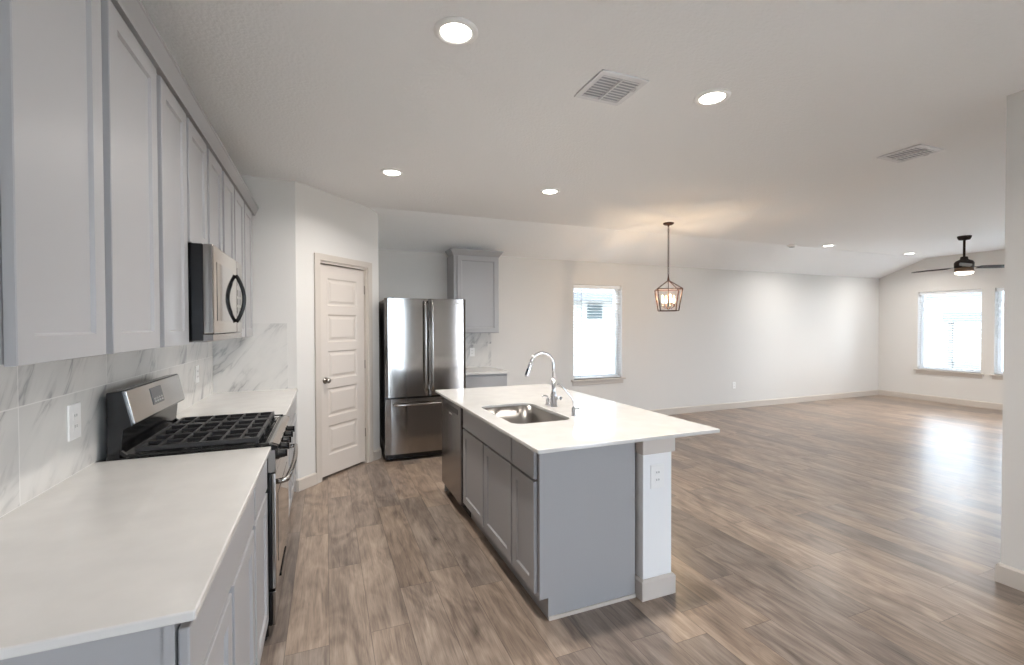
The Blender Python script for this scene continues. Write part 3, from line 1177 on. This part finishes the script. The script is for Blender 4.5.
lg.box(1.338, 1.375, FY - 0.006, FY + 0.002, 1.712, 1.721)
lg.box(1.381, 1.415, FY - 0.006, FY + 0.002, 1.712, 1.721)
lg.build('logo', 'grey_mark', fr_)['label'] = 'faint light maker mark'
MB().box(FX0 + 0.01, FX1 - 0.01, FY + 0.03, FY + 0.075, 0.03, 0.083).build('base_grille', 'black', fg)
for x in (FX0 + 0.05, FX1 - 0.09):
    for y in (FY + 0.10, 5.78):
        MB().lathe([(0.02, 0), (0.02, 0.035)], (x + 0.02, y, 0), 'Z', 14).build('foot', 'rubber', fg)
for x in (FX0 + 0.04, FX1 - 0.10):
    MB().box(x, x + 0.06, FY + 0.02, FY + 0.12, 1.752, 1.775).build('hinge_cover', 'black', fg, bevel=0.003)

# cabinet and counter beside the refrigerator
KX0, KX1, KY = 1.492, 2.10, 5.60
PK = lambda u, v, w: (u, KY + 0.02 - w, v)
uc = thing('upper_cabinet', 'single grey wall cabinet hung to the right above the refrigerator', 'cabinet', (1.8, 5.78, 1.372))
MB().box(KX0, KX1, KY + 0.022, YB - 0.002, 1.372, 2.372).build('carcass', 'cab', uc, bevel=0.0015)
MB().frame_panel(PK, KX0 + 0.042, KX1 - 0.012, 1.378, 2.356).build('door', 'cab', uc)
k2 = MB()
z_ = 2.358
prof = lambda o: [(KX0 - o, KY + 0.022 - o), (KX1 + o, KY + 0.022 - o), (KX1 + o, YB - 0.10), (KX0 - o, YB - 0.10)]
rings = []
for o_, zz in ((0.003, z_), (0.008, z_ + 0.012), (0.044, z_ + 0.062), (0.050, z_ + 0.068), (0.050, z_ + 0.080)):
    rings.append([k2.v(a, b, zz) for a, b in prof(o_)])
for A, B in zip(rings, rings[1:]):
    for k in range(4):
        k2.face([A[k], A[(k + 1) % 4], B[(k + 1) % 4], B[k]])
k2.face(rings[0][::-1])
k2.face(rings[-1])
k2.build('crown', 'cab', uc)
bx2 = thing('base_cabinet', 'grey base cabinet under the small counter beside the refrigerator', 'cabinet', (1.80, 5.65, 0))
MB().box(KX0 - 0.0, KX1 + 0.005, 5.345, YB - 0.002, 0.105, 0.868).build('carcass', 'cab', bx2, bevel=0.0015)
MB().box(KX0, KX1 + 0.005, 5.42, YB - 0.002, 0, 0.105).build('toe_kick', 'cab', bx2)
MB().box(KX0 + 0.012, KX1 - 0.010, 5.324, 5.345, 0.705, 0.842).build('drawer_front', 'cab', bx2, bevel=0.004)
PK2 = lambda u, v, w: (u, 5.345 - w, v)
MB().frame_panel(PK2, KX0 + 0.012, KX1 - 0.010, 0.118, 0.690).build('door', 'cab', bx2)
counter('countertop', 'small white countertop beside the refrigerator', KX0 - 0.01, KX1 + 0.018, 5.305, YB - 0.001, 0.870, 0.900)

# ------------------------------------------------------------------ island
IX0, IX1, IY0, IY1 = 0.885, 1.982, 1.868, 3.985
IZ0, IZ1 = 0.880, 0.900
FXI = 0.945                                   # door faces
PIs = lambda u, v, w: (FXI + 0.02 - w, u, v)
PY0 = 2.028                                     # near end panel
sx0, sx1, sy0, sy1 = 0.992, 1.380, 2.405, 3.065
hole = rounded(sx0, sx1, sy0, sy1, 0.075, 7)
counter('countertop', 'white quartz island countertop with a sink cut-out', IX0, IX1, IY0, IY1, IZ0, IZ1, hole)


def island_cab(label, y0, y1, fronts, doors, front_name='drawer_front'):
    r = thing('base_cabinet', label, 'cabinet', (1.25, (y0 + y1) / 2, 0), 'grey base cabinets of the island')
    b = MB()
    zt = IZ0 - 0.002
    if front_name == 'false_front':          # open box so that the sink bowl hangs free
        b.box(FXI + 0.022, 0.975, y0, y1, 0.11, zt)
        b.box(1.515, 1.532, y0, y1, 0.11, zt)
        b.box(0.975, 1.515, y0, y0 + 0.016, 0.11, zt)
        b.box(0.975, 1.515, y1 - 0.016, y1, 0.11, zt)
        b.box(0.975, 1.515, y0 + 0.016, y1 - 0.016, 0.11, 0.13)
    else:
        b.box(FXI + 0.022, 1.532, y0, y1, 0.11, zt)
    b.build('carcass', 'cab', r, bevel=0.0015)
    MB().box(1.012, 1.532, y0, y1, 0, 0.11).build('toe_kick', 'cab', r)
    for a, c in fronts:
        MB().box(FXI, FXI + 0.021, a, c, 0.702, 0.842).build(front_name, 'cab', r, bevel=0.004)
    for a, c in doors:
        MB().frame_panel(PIs, a, c, 0.132, 0.690).build('door', 'cab', r)
    return r


ic = island_cab('narrow grey island cabinet at the near end, one drawer over one door', PY0 + 0.006, 2.337, [(2.045, 2.332)], [(2.045, 2.332)])
island_cab('grey island sink cabinet with a wide false front over two doors', 2.339, 3.326, [(2.346, 3.312)], [(2.350, 2.818), (2.842, 3.312)], 'false_front')
epn = MB()
epn.prism([(FXI + 0.018, 0.11), (1.010, 0.11), (1.010, 0.0), (1.533, 0.0), (1.533, IZ0 - 0.002), (FXI + 0.018, IZ0 - 0.002)], 'Y', PY0 - 0.012, PY0 + 0.006)
epn.build('end_panel', 'cab', ic, bevel=0.0015)['label'] = 'plain grey end panel'
MB().box(1.012, 1.533, PY0 - 0.020, PY0 - 0.012, 0.0, 0.018).build('shoe_moulding', 'trim', ic)['label'] = 'white shoe moulding'

# dishwasher
dwt = thing('dishwasher', 'stainless dishwasher built into the far end of the island', 'dishwasher', (1.22, 3.65, 0))
MB().box(0.975, 1.53, 3.335, 3.955, 0.10, 0.862).build('tub', 'black', dwt)
ddr = MB().box(0.935, 0.975, 3.338, 3.955, 0.095, 0.852).build('door', 'steel_dark', dwt, bevel=0.005)
MB().box(0.9335, 0.9365, 3.42, 3.87, 0.775, 0.815).build('pocket_handle', 'black', ddr, bevel=0.004)
MB().box(0.9338, 0.936, 3.60, 3.68, 0.745, 0.757).build('logo', 'grey_mark', ddr)
MB().box(1.01, 1.53, 3.335, 3.955, 0, 0.10).build('toe_kick', 'black', dwt)
fpn = MB().prism([(FXI + 0.018, 3.958), (1.536, 3.958), (1.536, 2.182), (1.546, 2.182), (1.546, 3.975), (FXI + 0.018, 3.975)], 'Z', 0.0, IZ0 - 0.002)
tag(fpn.build('end_panel', 'cab', bevel=0.0015), 'grey panel closing the far end and back of the island beside the dishwasher', 'panel')

# island post
ps = thing('island_post', 'square white post with cap and base carrying the island countertop corner', 'post', (1.66, 2.07, 0))
QX0, QX1, QY0, QY1 = 1.548, 1.748, 1.972, 2.172
MB().box(QX0 + 0.006, QX1 - 0.004, QY0 + 0.004, QY1 - 0.004, 0.0, IZ0 - 0.002).build('shaft', 'post', ps, bevel=0.003)
cpb = MB()
cpb.box(QX0 - 0.006, QX1 + 0.010, QY0 - 0.010, QY1 + 0.010, 0.778, IZ0 - 0.003)
cpb.build('cap', 'door', ps, bevel=0.004)
bs = MB()
b0, b1, c0, c1 = QX0 - 0.010, QX1 + 0.012, QY0 - 0.012, QY1 + 0.012
rings = [[bs.v(x, y, z) for x, y in ((b0 + i, c0 + i), (b1 - i, c0 + i), (b1 - i, c1 - i), (b0 + i, c1 - i))] for i, z in ((0, 0), (0, 0.096), (0.009, 0.108))]
for A, B in zip(rings, rings[1:]):
    for k in range(4):
        bs.face([A[k], A[(k + 1) % 4], B[(k + 1) % 4], B[k]])
bs.face(rings[0][::-1])
bs.face(rings[-1])
bs.build('base', 'door', ps)
outlet(lambda u, d, z: (u, QY0 + 0.004 + d, z), 1.645, 0.652, 'white outlet on the face of the island post', w=0.088, hgt=0.128)

# sink
sk = thing('kitchen_sink', 'undermount stainless sink sunk in the island countertop', 'sink', ((sx0 + sx1) / 2, (sy0 + sy1) / 2, 0.68))
sb = MB()
lv = [(0.012, 0.8795), (-0.002, 0.8795), (-0.002, 0.72), (-0.008, 0.70), (-0.028, 0.688), (-0.10, 0.684)]
rings = []
for o_, zz in lv:
    rings.append([sb.v(a, b, zz) for a, b in rounded(sx0 - o_, sx1 + o_, sy0 - o_, sy1 + o_, max(0.02, 0.075 + o_), 7)])
for A, B in zip(rings, rings[1:]):
    n = len(A)
    for k in range(n):
        sb.face([A[k], A[(k + 1) % n], B[(k + 1) % n], B[k]], True)
sb.face(rings[-1])
bowl = sb.build('bowl', 'sink', sk)
sm = bowl.modifiers.new('sheet', 'SOLIDIFY')
sm.thickness = 0.0015
sm.offset = 1 if False else -1
MB().lathe([(0.045, 0.6845), (0.045, 0.688), (0.036, 0.688), (0.030, 0.6855), (0.004, 0.686)], ((sx0 + sx1) / 2, (sy0 + sy1) / 2, 0), 'Z', 24).build('drain', 'chrome', sk)

# faucet
fx, fy = 1.462, 2.83
fc = thing('kitchen_faucet', 'tall chrome gooseneck faucet behind the island sink', 'faucet', (fx, fy, IZ1))
MB().lathe([(0.028, IZ1), (0.028, IZ1 + 0.006), (0.023, IZ1 + 0.010), (0.022, IZ1 + 0.085), (0.0165, IZ1 + 0.10), (0.0135, IZ1 + 0.115), (0.0125, IZ1 + 0.20)], (fx, fy, 0), 'Z', 22).build('body', 'chrome', fc)
sp = MB()
pts = [(fx, fy, IZ1 + 0.19), (fx, fy, IZ1 + 0.27)]
R_ = 0.088
for k in range(1, 15):
    a = math.radians(180 * 0.90 * k / 14)
    pts.append((fx - R_ + R_ * math.cos(a), fy, IZ1 + 0.29 + R_ * math.sin(a)))
e = Vector(pts[-1])
sp.tube(pts, 0.0115, 14)
sp.build('spout', 'chrome', fc)
hd_ = MB()
tdir = Vector((-math.sin(math.radians(162)) * 1.0, 0, math.cos(math.radians(162)))).normalized()
hd_.tube([e, e + tdir * 0.02, e + tdir * 0.05, e + tdir * 0.095, e + tdir * 0.105], [0.0125, 0.0145, 0.0155, 0.0185, 0.0165], 14)
sh_ = hd_.build('spray_head', 'chrome', fc)
MB().tube([e + tdir * 0.045 + Vector((-0.012, -0.006, 0)), e + tdir * 0.088 + Vector((-0.015, -0.007, 0))], 0.0075, 10).build('spray_button', 'black', sh_)
hl = MB()
hl.tube([(fx + 0.018, fy, IZ1 + 0.055), (fx + 0.055, fy, IZ1 + 0.055)], 0.012, 12)
hl.tube([(fx + 0.055, fy, IZ1 + 0.055), (fx + 0.062, fy, IZ1 + 0.055)], [0.016, 0.014], 12)
hl.build('lever_handle', 'chrome', fc)
MB().lathe([(0.006, 0), (0.008, 0.004), (0.002, 0.007)], (0, 0, 0), 'Z', 10)
sdp = thing('soap_dispenser', 'short chrome soap dispenser left of the gooseneck faucet', 'soap dispenser', (1.452, 2.90, IZ1))
MB().lathe([(0.018, IZ1), (0.018, IZ1 + 0.006), (0.013, IZ1 + 0.009), (0.013, IZ1 + 0.045), (0.008, IZ1 + 0.05)], (1.452, 2.90, 0), 'Z', 16).build('base', 'chrome', sdp)
MB().tube([(1.452, 2.90, IZ1 + 0.045), (1.452, 2.90, IZ1 + 0.062), (1.43, 2.90, IZ1 + 0.070), (1.405, 2.90, IZ1 + 0.062)], 0.006, 10).build('nozzle', 'chrome', sdp)
wt = thing('water_tap', 'slim chrome drinking water tap with a long bent spout, nearest the camera', 'faucet', (1.425, 2.49, IZ1))
MB().lathe([(0.016, IZ1), (0.016, IZ1 + 0.005), (0.011, IZ1 + 0.009), (0.010, IZ1 + 0.05), (0.007, IZ1 + 0.056)], (1.425, 2.49, 0), 'Z', 16).build('base', 'chrome', wt)
MB().tube([(1.425, 2.49, IZ1 + 0.05), (1.425, 2.49, IZ1 + 0.085), (1.42, 2.492, IZ1 + 0.105), (1.40, 2.50, IZ1 + 0.135), (1.352, 2.522, IZ1 + 0.196), (1.342, 2.527, IZ1 + 0.202), (1.333, 2.53, IZ1 + 0.196)], 0.0052, 10).build('spout', 'chrome', wt)
MB().tube([(1.425, 2.485, IZ1 + 0.042), (1.458, 2.475, IZ1 + 0.046)], 0.005, 10).build('lever', 'chrome', wt)


# ------------------------------------------------------------------ ceiling fittings
def lamp_data(name, energy, size, col):
    d = bpy.data.lights.new(name, 'AREA')
    d.shape = 'DISK'
    d.size = size
    d.energy = energy
    d.color = col
    d.spread = math.radians(150)
    return d


WARM = (1.0, 0.97, 0.925)


def recessed():
    r = thing('recessed_light', 'x', 'ceiling light', (0, 0, ZC), 'recessed ceiling lights')
    MB().lathe([(0.096, ZC), (0.096, ZC - 0.004), (0.084, ZC - 0.010), (0.070, ZC - 0.010), (0.064, ZC - 0.001), (0.064, ZC)], (0, 0, 0), 'Z', 36).build('trim_ring', 'plastic', r)
    MB().lathe([(0.066, ZC - 0.0005), (0.066, ZC - 0.006), (0.01, ZC - 0.0065)], (0, 0, 0), 'Z', 32).build('lens', 'lens', r)
    d = lamp_data('led_lamp', LAMP_W, 0.12, WARM)
    o = bpy.data.objects.new('led_lamp', d)
    C.objects.link(o)
    o.parent = r
    o.location = (0, 0, -0.014)
    return r


SPOTS = [((0.532, 1.945), 'round lit recessed light in the kitchen ceiling, nearest the camera'),
         ((2.014, 1.963), 'lit recessed light in the ceiling over the island post end'),
         ((0.515, 3.902), 'lit recessed light in the ceiling in front of the pantry door'),
         ((1.979, 3.897), 'lit recessed light in the ceiling over the far end of the island'),
         ((7.50, 4.905), 'lit recessed light in the living room ceiling beside the smoke detector'),
         ((9.70, 4.915), 'lit recessed light in the living room ceiling left of the fan')]
proto = recessed()
for i, ((x, y), lab) in enumerate(SPOTS):
    r = proto if i == 0 else copy_thing(proto, (x, y, ZC))
    r.location = (x, y, ZC)
    r['label'] = lab


def ceiling_vent():
    r = thing('ceiling_vent', 'x', 'vent', (0, 0, ZC), 'white ceiling air vents')
    h, q = 0.143, 0.112
    fr = MB()
    for x0, x1, y0, y1 in ((-h, h, -h, -q), (-h, h, q, h), (-h, -q, -q, q), (q, h, -q, q)):
        fr.box(x0, x1, y0, y1, ZC - 0.009, ZC)
    fr.build('frame', 'vent', r, bevel=0.003)
    MB().box(-q, q, -q, q, ZC - 0.002, ZC).build('duct_opening', 'ventdark', r)
    n = 9
    sl = MB()
    for k in range(n):
        y = -q + (k + 0.5) * 2 * q / n
        a = [(y - 0.0075, ZC - 0.010), (y + 0.0045, ZC - 0.0085), (y + 0.0045, ZC - 0.0075), (y - 0.0075, ZC - 0.009)]
        sl.prism(a, 'X', -q, q)
    sl.build('slats', 'vent', r)
    MB().box(-0.005, 0.005, -q, q, ZC - 0.0135, ZC - 0.002).build('centre_bar', 'vent', r)
    MB().bar((q + 0.012, -0.03, ZC - 0.012), (q + 0.012, -0.06, ZC - 0.012), 0.006).build('damper_lever', 'vent', r)
    return r


va = ceiling_vent()
va.location = (1.43, 2.095, ZC)
va['label'] = 'square white ceiling vent above the near end of the island'
copy_thing(va, (4.045, 2.055, ZC), 'square white ceiling vent at the right, near the wall stub')

sdt = thing('smoke_detector', 'small round smoke detector on the living room ceiling', 'smoke detector', (6.90, 5.085, ZC))
MB().lathe([(0.066, ZC), (0.066, ZC - 0.010), (0.058, ZC - 0.026), (0.048, ZC - 0.034), (0.02, ZC - 0.036)], (6.90, 5.085, 0), 'Z', 28).build('housing', M['plastic'], sdt)
MB().lathe([(0.040, ZC - 0.034), (0.040, ZC - 0.0365), (0.005, ZC - 0.037)], (6.90, 5.085, 0), 'Z', 20).build('grille', 'slot', sdt)

# pendant lantern
px, py = 3.973, 4.565
pd = thing('pendant_lantern', 'dark bronze cage lantern pendant with four candle bulbs', 'pendant light', (px, py, ZC))
MB().lathe([(0.066, ZC), (0.066, ZC - 0.012), (0.05, ZC - 0.024), (0.012, ZC - 0.028), (0.010, ZC - 0.045)], (px, py, 0), 'Z', 24).build('canopy', 'bronze', pd)
chn = MB()
zc, k = ZC - 0.045, 0
while zc > 2.085:
    pts = []
    for j in range(12):
        a = 2 * PI * j / 12
        u, w = 0.010 * math.cos(a), 0.021 * math.sin(a)
        pts.append((px + (u if k % 2 else 0), py + (0 if k % 2 else u), zc - 0.018 + w))
    chn.tube(pts, 0.0034, 6, closed=True)
    zc -= 0.033
    k += 1
chn.build('chain', 'bronze', pd)
MB().tube([(px, py, 2.09), (px, py, 2.03)], [0.006, 0.016], 10).build('finial', 'bronze', pd)
cg = MB()
AT, AB, zt, zm, zb = 0.145, 0.108, 2.03, 1.915, 1.648
rot = math.radians(57)


def cq(a, z):
    return [(px + math.cos(rot + PI / 4 + i * PI / 2) * a * math.sqrt(2), py + math.sin(rot + PI / 4 + i * PI / 2) * a * math.sqrt(2), z) for i in range(4)]


T, B = cq(AT, zm), cq(AB, zb)
for i in range(4):
    cg.bar(T[i], T[(i + 1) % 4], 0.011)
    cg.bar(B[i], B[(i + 1) % 4], 0.011)
    cg.bar(T[i], B[i], 0.011)
    cg.bar(T[i], (px, py, zt), 0.010)
cg.build('cage', 'bronze', pd)
stem = MB()
stem.tube([(px, py, zt), (px, py, 1.675)], 0.005, 8)
stem.lathe([(0.006, 1.69), (0.020, 1.682), (0.022, 1.672), (0.006, 1.662)], (px, py, 0), 'Z', 14)
arms = []
for i in range(4):
    a = math.radians(161) + i * PI / 2
    q = (px + 0.072 * math.cos(a), py + 0.072 * math.sin(a))
    stem.tube([(px, py, 1.688), (px + 0.04 * math.cos(a), py + 0.04 * math.sin(a), 1.680), (q[0], q[1], 1.700)], 0.0045, 8)
    arms.append(q)
stem.build('candelabra', 'bronze', pd)
for q in arms:
    MB().lathe([(0.020, 1.702), (0.016, 1.706), (0.0105, 1.708), (0.0105, 1.745)], (q[0], q[1], 0), 'Z', 14).build('candle_sleeve', 'bronze', pd)
    MB().lathe([(0.007, 1.745), (0.011, 1.760), (0.0125, 1.776), (0.010, 1.803), (0.0045, 1.828), (0.001, 1.840)], (q[0], q[1], 0), 'Z', 14).build('bulb', 'bulb', pd)
    d = bpy.data.lights.new('bulb_lamp', 'POINT')
    d.energy = 2.0
    d.color = (1.0, 0.72, 0.44)
    d.shadow_soft_size = 0.004
    o = bpy.data.objects.new('bulb_lamp', d)
    C.objects.link(o)
    o.parent = pd
    o.location = (q[0] - px, q[1] - py, 1.846 - ZC)

# ceiling fan
gx_, gy_ = 8.57, 3.67
fn = thing('ceiling_fan', 'dark ceiling fan with a round light and slim blades', 'ceiling fan', (gx_, gy_, ZC))
MB().lathe([(0.078, ZC), (0.078, ZC - 0.018), (0.062, ZC - 0.052), (0.02, ZC - 0.06)], (gx_, gy_, 0), 'Z', 24).build('canopy', 'fan', fn)
MB().tube([(gx_, gy_, ZC - 0.05), (gx_, gy_, 2.42)], 0.0145, 12).build('downrod', 'fan', fn)
MB().lathe([(0.022, 2.45), (0.040, 2.445), (0.045, 2.41), (0.092, 2.385), (0.108, 2.36), (0.108, 2.292), (0.100, 2.286), (0.02, 2.286)], (gx_, gy_, 0), 'Z', 32).build('motor_housing', 'fan', fn)
MB().lathe([(0.02, 2.285), (0.103, 2.285), (0.105, 2.232), (0.098, 2.2265), (0.02, 2.2265)], (gx_, gy_, 0), 'Z', 32).build('light_kit', 'kit', fn)['label'] = 'brown light kit band'
MB().lathe([(0.100, 2.226), (0.100, 2.212), (0.085, 2.197), (0.05, 2.188), (0.005, 2.186)], (gx_, gy_, 0), 'Z', 28).build('light_lens', 'fanlens', fn)
d = lamp_data('fan_lamp', 8.0, 0.18, (1.0, 0.86, 0.70))
o = bpy.data.objects.new('fan_lamp', d)
C.objects.link(o)
o.parent = fn
o.location = (0, 0, 2.182 - ZC)
for ang in (85, 205, 325):
    a = math.radians(ang)
    ca, sa = math.cos(a), math.sin(a)
    tilt = math.radians(-13)

    def W(r, s, t):
        return (gx_ + ca * r - sa * s * math.cos(tilt), gy_ + sa * r + ca * s * math.cos(tilt), 2.295 + s * math.sin(tilt) + t)
    bl = MB()
    st_ = [(0.17, 0.050), (0.22, 0.058), (0.40, 0.064), (0.60, 0.062), (0.645, 0.050), (0.66, 0.030)]
    rings = [[bl.v(*W(r, s, t)) for s, t in ((-w, -0.003), (w, -0.003), (w, 0.003), (-w, 0.003))] for r, w in st_]
    for A, B in zip(rings, rings[1:]):
        for k in range(4):
            bl.face([A[k], A[(k + 1) % 4], B[(k + 1) % 4], B[k]])
    bl.face(rings[0][::-1])
    bl.face(rings[-1])
    bo = bl.build('blade', 'fan', fn)
    ir = MB()
    ir.bar(W(0.115, 0, 0.004), W(0.26, 0, 0.006), 0.045, 0.006)
    ir.build('blade_bracket', 'fan', bo)

# ------------------------------------------------------------------ outside, seen through the windows
structure(MB().box(-20, 45, -25, 40, -0.30, -0.12).build('ground_outside', 'ground'))


def neighbour(label, xf, run0, run1, eave_z, depth, louvre):
    """plain neighbouring house: siding wall, fascia, pitched roof; xf maps (along, depth, z)"""
    c = xf((run0 + run1) / 2, depth / 2, -0.12)
    r = thing('neighbour_house', label, 'house', c, 'houses outside the windows')
    w = MB(xf)
    w.box(run0, run1, 0, depth, -0.12, eave_z)
    # clapboard courses
    z = 0.0
    while z < eave_z - 0.15:
        w.prism([(run0 - 0.001, z), (run0 - 0.001, z)], 'Y', 0, 0) if False else None
        z += 0.2
    w.build('siding', 'siding', r)
    f = MB(xf)
    f.box(run0 - 0.3, run1 + 0.3, -0.42, -0.38, eave_z - 0.06, eave_z + 0.10)
    f.build('fascia', 'roofing', r)
    rf = MB(xf)
    P_ = [(-0.38, eave_z + 0.02), (depth / 2, eave_z + 0.02 + depth * 0.2), (depth + 0.38, eave_z + 0.02), (depth + 0.38, eave_z + 0.12), (depth / 2, eave_z + 0.12 + depth * 0.2), (-0.38, eave_z + 0.12)]
    rf.prism(P_, 'X', run0 - 0.3, run1 + 0.3)
    rf.build('roof', 'roofing', r)
    return r


nb = neighbour('white neighbouring house seen through the window beside the island', lambda a, b, z: (a, 9.4 + b, z), 2.0, 13.0, 2.10, 7.0, True)
lv_ = MB()
lv_.box(5.76, 6.16, 9.36, 9.40, 1.62, 1.98)
lo = lv_.build('louvre', 'shutter', nb)
ls = MB()
for k in range(6):
    z = 1.65 + k * 0.056
    ls.prism([(9.325, z), (9.36, z + 0.03), (9.36, z + 0.036), (9.325, z + 0.006)], 'X', 5.78, 6.14)
ls.build('louvre_slats', 'shutter', lo)

nh = neighbour('pale neighbouring house with a patio seen through the far right window', lambda a, b, z: (21.0 + b, a, z), 4.0, 13.0, 2.5, 7.0, False)
pt = MB()
pt.box(16.3, 17.5, 4.0, 7.45, 1.52, 1.80)
pt.build('patio_roof', 'roofing', nh)
for y in (4.4, 5.85, 7.25):
    MB().box(16.35, 16.45, y, y + 0.10, -0.12, 1.52).build('patio_post', 'fence', nh)
MB().box(16.4, 16.5, 4.0, 7.3, -0.12, 0.45).build('patio_wall', 'fence', nh)
